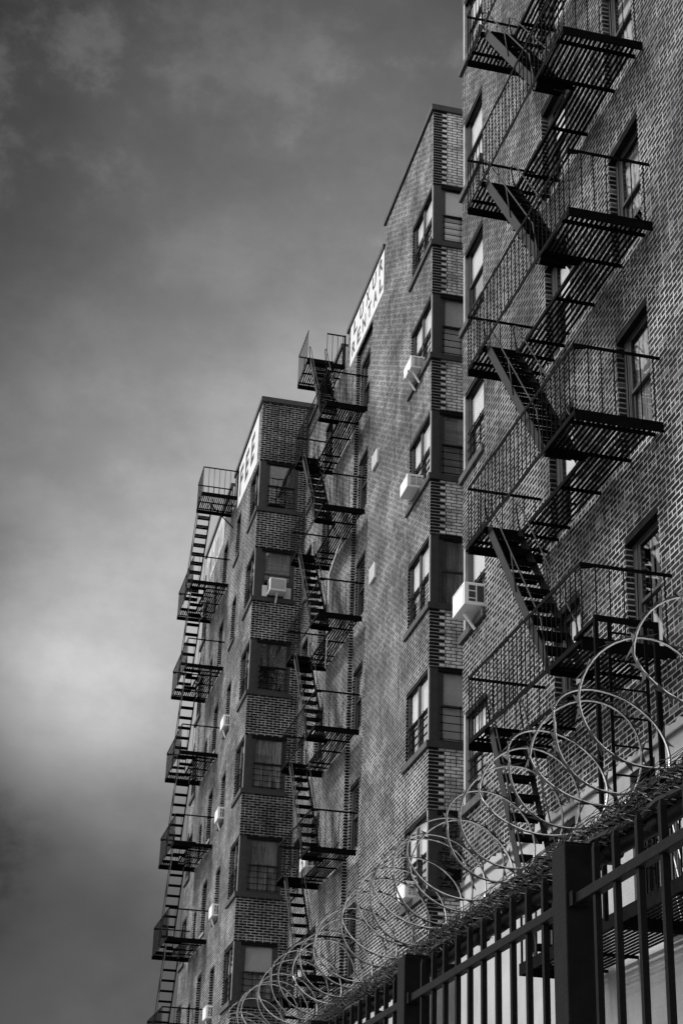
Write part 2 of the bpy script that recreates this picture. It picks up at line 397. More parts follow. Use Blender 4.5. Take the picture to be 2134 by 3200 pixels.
# stucco base with windows, ragged upper edge over the brick
WST = [(16.2, 17.15, 5.25, 6.96), (14.62, 15.02, 5.25, 6.96) if False else (13.98, 14.62, 5.2, 6.96), (13.45, 13.84, 5.12, 6.36), (11.2, 12.2, 5.2, 6.9), (18.6, 19.6, 3.0, 4.4), (16.2, 17.15, 2.4, 4.1)]
fxs = Fr('x', X1 - 0.03)
wall(fxs, Y1N, Y1F + 0.03, 0, 7.06, WST, 'stucco_base', 'stucco', b1, depth=0.15)
mb = MB()
y = 10.0
rr = random.Random(3); prof = []
while y < Y1F + 0.03:
    prof.append((y, 7.15 + rr.uniform(-0.03, 0.05) + (0.05 if y > 17 else 0))); y += rr.uniform(0.04, 0.10)
prof.append((Y1F + 0.03, 7.2))
for (ya, za), (yb, zb) in zip(prof, prof[1:]):
    mb.quad((X1 - 0.03, yb, 7.06), (X1 - 0.03, yb, zb), (X1 - 0.03, ya, za), (X1 - 0.03, ya, 7.06))
    mb.quad((X1 - 0.03, ya, za), (X1 - 0.03, yb, zb), (X1 + 0.0, yb, zb + 0.01), (X1 + 0.0, ya, za + 0.01))
mb.quad((X1 - 0.03, 10, 7.06), (X1 - 0.03, 10, 7.14), (X1 - 0.03, Y1N, 7.14), (X1 - 0.03, Y1N, 7.06))
mb.quad((X1 - 0.03, Y1F + 0.03, 0), (X1 - 0.03, Y1F + 0.03, 7.2), (X1 + 6, Y1F + 0.03, 7.2), (X1 + 6, Y1F + 0.03, 0))
mb.build('stucco_edge', 'stucco', b1)
for j, (a, b, c, d) in enumerate(WST):
    wn = window(b1, fxs, a, b, c, d, 1, inset=0.11, fw=0.06, lower='curtain' if j in (1, 2) else 'dark')
    if j in (0, 1):
        s = MB()
        for q in range(5):
            u = a + 0.08 + (b - a - 0.16) * q / 4; fxs.box(s, u - 0.008, u + 0.008, c, d, -0.06, -0.044)
        for z in (c + 0.3, (c + d) / 2, d - 0.3): fxs.box(s, a, b, z - 0.012, z + 0.012, -0.044, -0.03)
        s.build('window_guard', 'steel', wn)
    if j == 2:
        s = MB(); n = 7
        for q in range(-n, n):
            for sg in (1, -1):
                p0 = (a + b) / 2 + q * 0.13
                pts = []
                for t in range(13):
                    zz = c + (d - c) * t / 12; uu = p0 + sg * (zz - c) * 0.35
                    if a + 0.06 < uu < b - 0.06: pts.append(fxs.P(uu, zz, -0.05))
                if len(pts) > 2: s.tube([pts[0], pts[-1]], 0.005, 4)
        s.build('window_lattice', 'galv', wn)
        sill(b1, fxs, a - 0.03, b + 0.03, c, 0.13, 0.05, 'sill', inn=0.05)
mb = MB(); mb.box(X1 + 0.02, X1 + 12, Y1N, Y1F - 0.02, 25.2, 25.3); mb.build('roof', 'roof', b1)
mb = MB(); mb.box(X1 - 0.05, X1 + 0.32, Y1N, Y1F + 0.05, TOP, TOP + 0.12); mb.build('coping', 'coping', b1)

# ------------------------------------------------------------------ MIDDLE BUILDING
X2 = 7.5; Y2N = 25.31; YJ = 31.5; X2B = 7.5; Y2F = 37.84
b2 = empty('apartment_building', (X2, Y2N, 0), 'middle brick apartment building with pale brick infill beside its dark corner bricks', 'building', 'brick apartment buildings in a row')
fx2 = Fr('x', X2); fy2 = Fr('y', Y2N); fx2b = Fr('x', X2B)
LV = [8.31 + 2.803 * k for k in range(-1, 6)]
opP = []; opA = []; opR = []; opC = []; opS = []
for z in LV:
    opA.append((Y2N, 26.86, z, z + 1.5)); opR.append((X2, 8.95, z, z + 1.5))
    opP.append((30.98, 31.86, z - 0.47, z + 1.12))
    opC.append((32.45, 32.9, z, z + 1.1)); opC.append((34.5, 35.4, z - 0.1, z + 1.35)); opC.append((36.75, 37.55, z - 0.1, z + 1.35))
ST2 = 5.9
wall(fx2, Y2N, 29.27, 0, 25.78, opA, 'wall', 'brick', b2, depth=0.10)
RC = (30.35, 31.95, 3.0, 23.82)     # shallow recessed strip that holds one window column
wall(fx2, 29.27, 32.96, 0, 25.13, [RC], 'wall', 'brick', b2, depth=0.107)
wall(fx2, 32.96, 33.6, 0, 24.4, [o for o in opC if o[1] < 33.6], 'wall', 'brick', b2, depth=0.10)
wall(fx2, 33.6, Y2F, 0, 25.13, [o for o in opC if o[0] > 33.6], 'wall', 'brick', b2, depth=0.10)
fx2p = Fr('x', X2 + 0.107)
wall(fx2p, RC[0], RC[1], RC[2], RC[3], opP, 'wall', 'brick', b2, depth=0.08)
wall(fy2, X2, X2 + 12, 0, 25.78, opR, 'side_wall', 'brickq', b2, depth=0.10)
mb = MB()
mb.quad((X2, 29.27, 25.13), (X2, 29.27, 25.78), (X2 + 12, 29.27, 25.78), (X2 + 12, 29.27, 25.13))
mb.box(X2 + 0.02, X2 + 0.3, Y2N + 0.05, 29.25, 24.5, 25.77); mb.box(X2 + 0.02, X2 + 0.3, 29.3, 32.7, 24.3, 25.12)
mb.box(X2B + 0.02, X2B + 0.3, 33.6, Y2F - 0.05, 24.3, 25.12)
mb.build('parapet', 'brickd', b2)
mb = MB()
mb.box(X2 - 0.05, X2 + 0.34, Y2N - 0.05, 29.33, 25.78, 25.92); mb.box(X2 + 0.34, X2 + 12, Y2N - 0.05, Y2N + 0.3, 25.78, 25.92)
mb.box(X2 - 0.05, X2 + 0.34, 29.33, 33.0, 25.13, 25.26)
mb.box(X2B - 0.05, X2B + 0.34, 33.62, Y2F, 25.13, 25.26)
mb.build('coping', 'coping', b2)
mb = MB(); mb.box(X2B + 0.3, X2 + 12, Y2N + 0.1, Y2F - 0.02, 24.3, 24.4); mb.build('roof', 'roof', b2)
# white flashed jamb of the roof gate
mb = MB(); mb.box(X2B + 0.03, X2B + 0.20, 33.55, 33.598, 24.45, 25.125); mb.build('jamb_flashing', 'flash', b2)
rr = random.Random(5)
for i, z in enumerate(LV):
    sh = ['shade', 'shade', 'blinds', 'blinds', None, 'shade', 'shade'][i] if True else None
    window(b2, fx2, Y2N + 0.10, 26.86, z, z + 1.5, 2, rs=0.2, shade='shade', shade_h=[0.5, 0.5, 0.56, 0.62, 0.55, 0.5, 0.52][i], guard=True, inset=0.045, bars=1, fw=0.045)
    rk = [('shade', 0.55, 'dark'), (None, 0, 'dark'), ('shade', 0.98, None), (None, 0, 'dark'), (None, 0, 'dark'), ('shade', 0.97, None), ('shade', 0.98, None)][i]
    if i == 3: window(b2, fy2, X2 + 0.19, 8.95, z, z + 1.5, 1, back=0.12, shade=None, lower='curtain', guard=False, inset=0.05, fw=0.05)
    elif i == 4: window(b2, fy2, X2 + 0.19, 8.95, z, z + 1.5, 1, back=0.12, shade='blinds', shade_h=0.98, guard=True, inset=0.05, bars=2, fw=0.05)
    else: window(b2, fy2, X2 + 0.19, 8.95, z, z + 1.5, 1, back=0.12, shade=rk[0], shade_h=rk[1], guard=True, inset=0.05, bars=2, fw=0.05)
    s = MB(); s.box(X2 + 0.03, X2 + 0.19, Y2N + 0.03, Y2N + 0.10, z, z + 1.5); s.build('corner_post', 'frame', b2)
    s = MB(); s.box(X2 + 0.012, X2 + 0.03, Y2N + 0.045, Y2N + 0.10, z, z + 1.5); s.build('corner_lit_edge', 'sill_lit_edge', b2)  # pale strip painted for light on the post's street-facing edge
    s = MB(); s.box(X2 - 0.05, X2 + 0.09, Y2N + 0.09, 27.0, z - 0.125, z); s.build('sill', 'sill', b2)
    s = MB(); s.box(X2 - 0.05, 8.98, Y2N - 0.05, Y2N + 0.09, z - 0.125, z); s.build('sill', 'frame', b2)
    window(b2, fx2p, 30.98, 31.86, z - 0.47, z + 1.12, 1, inset=0.05, fw=0.10, shade='shade' if i % 3 == 0 else None, shade_h=0.4)
    window(b2, fx2b, 32.45, 32.9, z, z + 1.1, 1, inset=0.08, back=0.3); sill(b2, fx2b, 32.42, 32.93, z, 0.08, 0.03)
    window(b2, fx2b, 34.5, 35.4, z - 0.1, z + 1.35, 1, inset=0.08, fw=0.08, shade='shade' if i in (2, 4) else None, shade_h=0.4); sill(b2, fx2b, 34.46, 35.44, z - 0.1, 0.1, 0.04)
    window(b2, fx2b, 36.75, 37.55, z - 0.1, z + 1.35, 1, inset=0.08, fw=0.08); sill(b2, fx2b, 36.7, 37.6, z - 0.1, 0.1, 0.04)
mb = MB(); mb.box(X2 - 0.02, X2 + 11.9, Y2N - 0.02, YJ - 0.01, 0, 6.75); mb.build('stucco_base', 'stuccod', b2)
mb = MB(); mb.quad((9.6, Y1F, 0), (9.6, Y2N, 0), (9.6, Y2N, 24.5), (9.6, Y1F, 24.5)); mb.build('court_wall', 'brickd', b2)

# ------------------------------------------------------------------ FAR BUILDING
X3 = 6.11; Y3N = 37.84; Y3F = 48.5
b3 = empty('apartment_building', (X3, Y3N, 0), 'far brick apartment building with dark brick side and a white sign reading fee', 'building', 'brick apartment buildings in a row')
fx3 = Fr('x', X3); fy3 = Fr('y', Y3N)
op3 = []; op3r = []
for z in LV:
    op3.append((Y3N, 39.25, z, z + 1.53)); op3r.append((X3, 7.26, z, z + 1.53))
    op3.append((40.85, 41.62, z, z + 1.5)); op3.append((43.3, 44.15, z + 0.1, z + 1.72)); op3.append((47.4, Y3F, z, z + 1.5))
    op3.append((45.25, 45.8, z, z + 1.2))
wall(fx3, Y3N, 42.5, 0, 25.8, [o for o in op3 if o[1] < 42.5], 'wall', 'brick', b3, depth=0.10)
wall(fx3, 42.5, 43.1, 0, 24.75, [], 'wall', 'brick', b3)
wall(fx3, 43.1, Y3F, 0, 25.8, [o for o in op3 if o[0] > 43.1], 'wall', 'brick', b3, depth=0.10)
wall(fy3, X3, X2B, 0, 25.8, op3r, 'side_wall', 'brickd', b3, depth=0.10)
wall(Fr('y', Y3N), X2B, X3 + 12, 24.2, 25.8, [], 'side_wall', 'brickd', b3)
mb = MB(); mb.quad((X3, Y3F, 0), (X3, Y3F, 25.8), (X3 + 12, Y3F, 25.8), (X3 + 12, Y3F, 0)); mb.box(X3 + 0.02, X3 + 0.3, Y3N + 0.05, 42.48, 24.8, 25.79); mb.box(X3 + 0.02, X3 + 0.3, 43.12, Y3F - 0.02, 24.8, 25.79)
mb.build('parapet', 'brickd', b3)
mb = MB(); mb.box(X3 - 0.05, X3 + 0.34, Y3N - 0.05, 42.55, 25.8, 25.95); mb.box(X3 + 0.34, X3 + 12, Y3N - 0.05, Y3N + 0.3, 25.8, 25.95); mb.box(X3 - 0.05, X3 + 0.34, 43.12, Y3F + 0.05, 25.8, 25.95)
mb.build('coping', 'coping', b3)
mb = MB(); mb.box(X3 + 0.3, X3 + 12, Y3N + 0.1, Y3F - 0.02, 24.7, 24.8); mb.build('roof', 'roof', b3)
mb = MB(); mb.box(X3 + 0.03, X3 + 0.2, 43.05, 43.098, 24.95, 25.79); mb.build('jamb_flashing', 'flash', b3)
for i, z in enumerate(LV):
    window(b3, fx3, Y3N + 0.10, 39.25, z, z + 1.53, 2, rs=0.2, shade='shade' if i in (1, 2, 3) else None, shade_h=0.45, inset=0.045, guard=True, bars=1, fw=0.045)
    cfg = [(None, 0, 'curtain'), ('shade', 0.52, 'blinds'), (None, 0, 'curtain'), ('curtain', 0.95, None), (None, 0, 'dark'), ('blinds', 0.62, 'dark'), (None, 0, 'dark')][i]
    window(b3, fy3, X3 + 0.20, 7.26, z, z + 1.53, 1, back=0.12, shade=cfg[0], shade_h=cfg[1], lower=cfg[2], inset=0.05, fw=0.07, guard=i != 5, bars=2)
    s = MB(); s.box(X3 + 0.03, X3 + 0.20, Y3N + 0.03, Y3N + 0.10, z, z + 1.53); s.build('corner_post', 'frame', b3)
    s = MB(); s.box(X3 + 0.012, X3 + 0.03, Y3N + 0.045, Y3N + 0.10, z, z + 1.53); s.build('corner_lit_edge', 'sill_lit_edge', b3)  # pale strip, light on this post's outer edge put into colour
    s = MB(); s.box(X3 - 0.05, X3 + 0.09, Y3N + 0.09, 39.33, z - 0.13, z); s.build('sill', 'sill', b3)
    s = MB(); s.box(X3 - 0.05, 7.31, Y3N - 0.05, Y3N + 0.09, z - 0.13, z); s.build('sill', 'frame', b3)
    window(b3, fx3, 40.85, 41.62, z, z + 1.5, 1, inset=0.09, fw=0.07); sill(b3, fx3, 40.8, 41.75, z, 0.1, 0.05)
    window(b3, fx3, 43.3, 44.15, z + 0.1, z + 1.72, 1, inset=0.09, fw=0.07); sill(b3, fx3, 43.25, 44.2, z + 0.1, 0.08, 0.04, 'sill_lit_edge')
    window(b3, fx3, 45.25, 45.8, z, z + 1.2, 1, inset=0.08, back=0.3)
    window(b3, fx3, 47.4, Y3F - 0.08, z, z + 1.5, 1, inset=0.05); s = MB(); s.box(X3 - 0.06, X3 + 0.1, 47.35, Y3F + 0.07, z - 0.14, z); s.build('sill', 'sill', b3)

# ------------------------------------------------------------------ painted signs
def letters(text, par, x, ystart, z0, h, wid, gap, m, bold=0.0):
    """block letters lying against a wall that faces -X; text runs towards -Y"""
    y = ystart
    for ch in text:
        cu = bpy.data.curves.new('letter', 'FONT'); cu.body = ch; cu.size = 1; cu.extrude = 0.0; cu.offset = bold
        to = bpy.data.objects.new('tmp', cu); col.objects.link(to)
        dg = bpy.context.evaluated_depsgraph_get(); me = bpy.data.meshes.new_from_object(to.evaluated_get(dg))
        bpy.data.objects.remove(to); bpy.data.curves.remove(cu)
        xs = [v.co.x for v in me.vertices]; ys = [v.co.y for v in me.vertices]
        x0, x1, y0, y1 = min(xs), max(xs), min(ys), max(ys)
        org = wloc(par)
        for v in me.vertices:
            a = (v.co.x - x0) / (x1 - x0) * wid; b = (v.co.y - y0) / (y1 - y0) * h
            v.co = V((x, y - a, z0 + b)) - org
        me.materials.clear(); me.materials.append(M[m]); me.name = 'letter'
        o = bpy.data.objects.new('letter', me); col.objects.link(o); o.parent = par
        y -= wid + gap
s2 = empty('painted_sign', (X2B, 31, 23.9), 'white sign reading luxur over rental along the roof edge of the middle building', 'sign', 'painted signs along the roof edges')
mb = MB(); mb.box(X2 - 0.016, X2 - 0.004, 29.32, 32.66, 23.86, 25.09)
mb.build('sign_face', 'sign', s2)
letters('LUXUR', s2, X2 - 0.022, 32.30, 24.62, 0.40, 0.34, 0.29, 'letter', 0.02)
letters('RENTAL', s2, X2 - 0.022, 32.45, 24.06, 0.40, 0.32, 0.225, 'letter', 0.02)
s3 = empty('painted_sign', (X3, 40, 24.1), 'white sign reading fee in tall dark letters along the roof edge of the far building', 'sign', 'painted signs along the roof edges')
mb = MB(); mb.poly([(X3 - 0.014, 38.3, 24.0), (X3 - 0.014, 38.3, 25.72), (X3 - 0.014, 41.7, 25.72), (X3 - 0.014, 41.7, 24.25)]); mb.quad((X3 - 0.014, 38.3, 24.0), (X3 - 0.001, 38.3, 24.0), (X3 - 0.001, 38.3, 25.72), (X3 - 0.014, 38.3, 25.72))
mb.build('sign_face', 'sign', s3)
letters('FEE', s3, X3 - 0.020, 41.4, 24.50, 0.95, 0.55, 0.42, 'letter', 0.03)
s4 = empty('painted_sign', (X3, 46, 24.4), 'weathered white sign with streaked illegible lettering at the far roof corner', 'sign', 'painted signs along the roof edges')
mb = MB(); mb.box(X3 - 0.014, X3 - 0.003, 44.3, 48.3, 24.35, 25.7); mb.build('sign_face', 'signold', s4)
rr = random.Random(9); mb = MB()
for q in range(16):
    yy = 44.6 + q * 0.22; za = 24.45 + rr.random() * 0.2; zb = 25.1 + rr.random() * 0.5; e = rr.uniform(-0.12, 0.12); w = rr.uniform(0.03, 0.08)
    xx = X3 - 0.019 - q * 0.0003
    mb.quad((xx, yy + w, za), (xx, yy + w + e, zb), (xx, yy + e, zb), (xx, yy, za))
mb.build('faded_lettering', 'letterold', s4)

# ------------------------------------------------------------------ FIRE ESCAPES
def fire_escape(label, xw, xo, near, L, tops, mirror=False, open_from=0, lowest_stair=True, top_platform=None):
    root = empty('fire_escape', (xo, near, tops[0]), label, 'fire escape', 'iron fire escapes on the brick facades')
    xm = xo + 0.50
    Y = (lambda t: near + L - t) if mirror else (lambda t: near + t)
    tA, tB, tC = 0.92, 3.12, L        # landing A 0..tA, stair well tA..tB, landing B tB..tC
    for zt in tops:
        mb = MB(); sp = 0.0605; x = xo + 0.05
        while x < xw - 0.02:
            runs = [(0.02, tA), (tB, L - 0.02)] if x < xm - 0.02 else [(0.02, L - 0.02)]
            for a, b in runs:
                j = random.uniform(-0.004, 0.004)
                mb.box(x - 0.0165 + j, x + 0.0165 + j, Y(a), Y(b), zt - 0.022, zt - 0.012)
            x += sp
        for t, x0 in ((0.22, xo), (tA - 0.05, xo), (1.75, xm), (tB - 0.35, xm), (tB + 0.03, xo), (L - 0.2, xo)):
            mb.box(x0, xw, Y(t) - 0.022, Y(t) + 0.022, zt - 0.052, zt - 0.0225)
        pf = mb.build('platform', 'steel', root)
        mb = MB()
        mb.box(xo - 0.006, xw, Y(0) - 0.006, Y(0) + 0.006, zt - 0.13, zt); mb.box(xo, xw, Y(L) - 0.006, Y(L) + 0.006, zt - 0.13, zt)
        mb.box(xo, xw, Y(0) - 0.02, Y(0) + 0.02, zt - 0.136, zt - 0.1305) if False else None
        mb.box(xo - 0.005, xo + 0.005, Y(0.01), Y(L - 0.01), zt - 0.06, zt)
        mb.box(xo, xm, Y(tA) - 0.005, Y(tA) + 0.005, zt - 0.11, zt - 0.001); mb.box(xo, xm, Y(tB) - 0.005, Y(tB) + 0.005, zt - 0.11, zt - 0.001)
        mb.box(xm - 0.005, xm + 0.005, Y(tA + 0.01), Y(tB - 0.01), zt - 0.06, zt - 0.001)
        mb.build('edge_channel', 'steel', pf)
        mb = MB(); rz = zt + 0.86
        mb.box(xo - 0.006, xo + 0.006, Y(0) , Y(L), rz - 0.045, rz)
        mb.box(xo + 0.006, xw, Y(0) - 0.006, Y(0) + 0.006, rz - 0.04, rz); mb.box(xo + 0.006, xw, Y(L) - 0.006, Y(L) + 0.006, rz - 0.04, rz)
        n = int(L / 0.135)
        for q in range(1, n):
            yy = Y(L * q / n); dx = random.uniform(-0.006, 0.006)
            mb.bar((xo + dx * 0.2, yy, zt - 0.05), (xo, yy + dx * 1.8, rz - 0.04), 0.010, 0.010)
        for t in (0.0, L):
            for q in range(0, 7):
                xx = xo + 0.01 + (xw - xo) * q / 6.6
                mb.bar((xx, Y(t), zt - 0.004), (xx + random.uniform(-0.006, 0.006), Y(t), rz - 0.035), 0.010, 0.010)
        # gooseneck corner stay
        mb.bar((xo + 0.0, Y(0.0), rz - 0.06), (xo + 0.14, Y(0.0), rz - 0.03), 0.02, 0.04)
        mb.build('railing', 'steel', pf)
    def stair(y0, z0, y1, z1, n=10):
        sgn = 1 if y1 > y0 else -1
        st = MB(); xa, xb = xo + 0.07, xm - 0.03
        d = (V((0, y1, z1)) - V((0, y0, z0))).normalized(); up = V((0, -d.z * sgn, abs(d.y))) 
        up = V((0, -d.z, d.y)) if d.y > 0 else V((0, d.z, -d.y))
        st.bar((xa, y0, z0), (xa, y1, z1), 0.010, 0.135, up)
        so = st.build('stair', 'string', root)
        s2_ = MB(); s2_.bar((xb, y0, z0), (xb, y1, z1), 0.010, 0.135, up); s2_.build('stringer', 'steel', so)
        for q in range(n):
            f = (q + 0.7) / n; yy = y0 + (y1 - y0) * f; zz = z0 + (z1 - z0) * f
            t = MB()
            for k_ in (-1, 0, 1): t.box(xa + 0.006, xb - 0.006, yy + k_ * 0.075 - 0.024, yy + k_ * 0.075 + 0.024, zz - 0.006, zz + 0.006)
            t.box(xa + 0.006, xb - 0.006, yy - 0.108, yy - 0.1055, zz - 0.035, zz + 0.006); t.box(xa + 0.006, xb - 0.006, yy + 0.1055, yy + 0.108, zz - 0.035, zz + 0.006)
            t.build('tread', 'steel', so)
        for xx in (xa - 0.012, xb + 0.012):
            hr = MB(); h = V((0, 0, 0.42))
            a = V((xx, y0, z0)); b = V((xx, y1, z1)); dd = b - a
            p = [a + V((0, 0, 0.05)), a + V((0, -0.12 * (1 if dd.y > 0 else -1), 0.42)), a + h + V((0, -0.06 * (1 if dd.y > 0 else -1), 0.03)), a + h + dd * 0.05]
            p += [a + h + dd * (0.05 + 0.85 * k_ / 6) for k_ in range(1, 7)] + [b + V((0, -dd.y * 0.04, 0.22)), b + V((0, -dd.y * 0.03, 0.02))]
            hr.tube(p, 0.011, 6)
            hr.tube([a + dd * 0.42 + V((0, 0, 0.42)), a + dd * 0.42 + dd * 0.08 + V((0, 0, 0.02))], 0.009, 5)
            hr.build('handrail', 'string', so, smooth=True)
        return so
    for i in range(1, len(tops)): stair(Y(tB - 0.02), tops[i] - 0.03, Y(tA + 0.18), tops[i - 1] + 0.03)
    return root, stair, xm, Y

def sag(root, yn, yf, fn, zmin=-1):
    """old ironwork hangs a little lower at its near end"""
    def rec(o):
        for c in [k for k in bpy.data.objects if k.parent == o]:
            if c.type == 'MESH':
                org = wloc(c)
                for v in c.data.vertices:
                    wy, wz = v.co.y + org.y, v.co.z + org.z
                    if wz > zmin and yn - 0.3 < wy < yf: v.co.z -= fn(wz) * min(1.06, (yf - wy) / (yf - yn))
            rec(c)
    rec(root)
TT1 = [8.11 + 2.745 * k for k in range(0, 6)]
fe1, st1, xm1, Yf1 = fire_escape('nearest black fire escape zigzagging up the near building, drop ladder below', X1, 5.607, 13.42, 3.74, TT1)
st1(16.5, 8.08, 15.1, 5.02, 11)
sag(fe1, 13.42, 17.16, lambda z: 0.14 + 0.035 * (z - 8.1) / 2.745, 7.5)
# lowest long landing and the drop ladder between hangers
mb = MB()
x = 5.70
while x < X1 - 0.05:
    mb.box(x - 0.0165, x + 0.0165, 10.2, 15.55, 4.965, 4.975); x += 0.0605
for yy in (10.4, 12.0, 13.4, 14.6, 15.4): mb.box(5.67, X1 - 0.03, yy - 0.02, yy + 0.02, 4.935, 4.9645)
pl = mb.build('platform', 'steel', fe1)
mb = MB(); mb.box(5.66, 5.672, 10.2, 15.58, 4.86, 4.99); mb.box(5.672, X1 - 0.03, 15.568, 15.58, 4.86, 4.99); mb.box(5.672, X1 - 0.03, 10.2, 10.212, 4.86, 4.99)
mb.box(5.672, X1 - 0.03, 13.0, 13.012, 4.86, 4.963); mb.build('edge_channel', 'steel', pl)
mb = MB(); mb.box(5.66, 5.672, 10.2, 15.58, 5.80, 5.845); mb.box(5.672, X1 - 0.03, 15.568, 15.58, 5.80, 5.845)
for q in range(34): 
    yy = 10.3 + q * 0.158
    if 12.2 < yy < 13.1: continue
    mb.bar((5.666, yy, 4.95), (5.666, yy, 5.81), 0.012, 0.012)
for q in range(6): mb.bar((5.7 + q * 0.16, 15.574, 4.98), (5.7 + q * 0.16, 15.574, 5.81), 0.012, 0.012)
mb.build('railing', 'steel', pl)
mb = MB()
for xx in (5.72, 6.11): mb.bar((xx, 13.0, 5.3), (xx, 13.0, 8.0), 0.035, 0.012, (0, 1, 0))
ld = mb.build('drop_ladder', 'steel', fe1)
for q in range(9):
    mb = MB(); z = 5.45 + q * 0.30; mb.tube([(5.72, 13.0, z), (6.11, 13.0, z - 0.0)], 0.011, 6); mb.build('rung', 'steel', ld)
mb = MB(); mb.box(5.56, 5.60, 12.98, 13.02, 4.9, 8.02); mb.box(6.20, 6.25, 12.98, 13.02, 4.9, 8.02); mb.box(5.60, 6.20, 12.985, 13.015, 7.96, 8.02); mb.box(5.56, 5.60, 13.02, 13.54, 7.96, 8.0)
mb.build('ladder_guide', 'steel', fe1)

TT2 = [7.78 + 2.80 * k - 2.8 for k in range(0, 7)]
fe2, st2, xm2, Yf2 = fire_escape('middle black fire escape reaching the roof beside the luxur rental sign', 7.5, 6.49, 30.68, 3.69, TT2)
sag(fe2, 30.68, 34.37, lambda z: min(0.27, max(0.06, 0.13 + 0.045 * (z - 10.58) / 2.8)))
TT3 = [5.30 + 2.865 * k for k in range(0, 7)]
fe3, st3, xm3, Yf3 = fire_escape('leftmost black fire escape standing out against the sky on the far building', X3, 4.98, 42.72, 3.7, TT3, mirror=True)
sag(fe3, 42.72, 46.42, lambda z: min(0.36, max(0.08, 0.13 + 0.045 * (z - 8.1) / 2.865)))
def roof_platform(root, xw, xo, y0, y1, zt, stair_fn, sa, sb, nearrail='half'):
    mb = MB(); x = xo + 0.04
    while x < xw - 0.02:
        mb.box(x - 0.0165, x + 0.0165, y0, y1, zt - 0.022, zt - 0.012); x += 0.0605
    for yy in (y0 + 0.15, (y0 + y1) / 2, y1 - 0.15): mb.box(xo, xw, yy - 0.02, yy + 0.02, zt - 0.052, zt - 0.0225)
    pf = mb.build('platform', 'steel', root); mb = MB()
    mb.box(xo - 0.006, xw, y0 - 0.006, y0 + 0.006, zt - 0.13, zt); mb.box(xo, xw, y1 - 0.006, y1 + 0.006, zt - 0.13, zt); mb.box(xo - 0.006, xo + 0.006, y0 + 0.006, y1 - 0.006, zt - 0.06, zt)
    mb.bar((xw, (y0 + y1) / 2, zt - 0.8), (xo + 0.35, (y0 + y1) / 2, zt - 0.09), 0.03, 0.03)
    mb.build('edge_channel', 'steel', pf); mb = MB(); rz = zt + 0.9
    mb.box(xo - 0.006, xo + 0.006, y0, y1, rz - 0.045, rz); mb.box(xo + 0.006, xw, y1 - 0.006, y1 + 0.006, rz - 0.04, rz)
    xs = xo if nearrail == 'full' else xo + 0.5
    mb.box(xs, xw, y0 - 0.006, y0 + 0.006, rz - 0.04, rz)
    for q in range(int((y1 - y0) / 0.14)): mb.bar((xo, y0 + 0.07 + q * 0.14, zt - 0.05), (xo, y0 + 0.07 + q * 0.14, rz - 0.03), 0.012, 0.012)
    for q in range(7): mb.bar((xo + 0.01 + (xw - xo) * q / 6.6, y1, zt - 0.01), (xo + 0.01 + (xw - xo) * q / 6.6, y1, rz - 0.03), 0.012, 0.012)
    n = 7 if nearrail == 'full' else 4
    for q in range(n): mb.bar((xs + 0.01 + (xw - xs) * q / (n - 0.4), y0, zt - 0.01), (xs + 0.01 + (xw - xs) * q / (n - 0.4), y0, rz - 0.03), 0.012, 0.012)
    mb.box(xw - 0.04, xw, y0 - 0.02, y0 + 0.02, zt, rz)
    mb.build('railing', 'steel', pf)
roof_platform(fe2, 7.5, 6.49, 33.3, 34.55, 24.38, st2, 33.3, 31.7)
st2(33.28, 24.36, 31.68, TT2[-1] + 0.03)
roof_platform(fe3, X3, 4.98, 41.8, 43.0, 24.75, st3, 43, 45, 'full')
st3(43.0, 24.72, 45.2, TT3[-1] + 0.03)

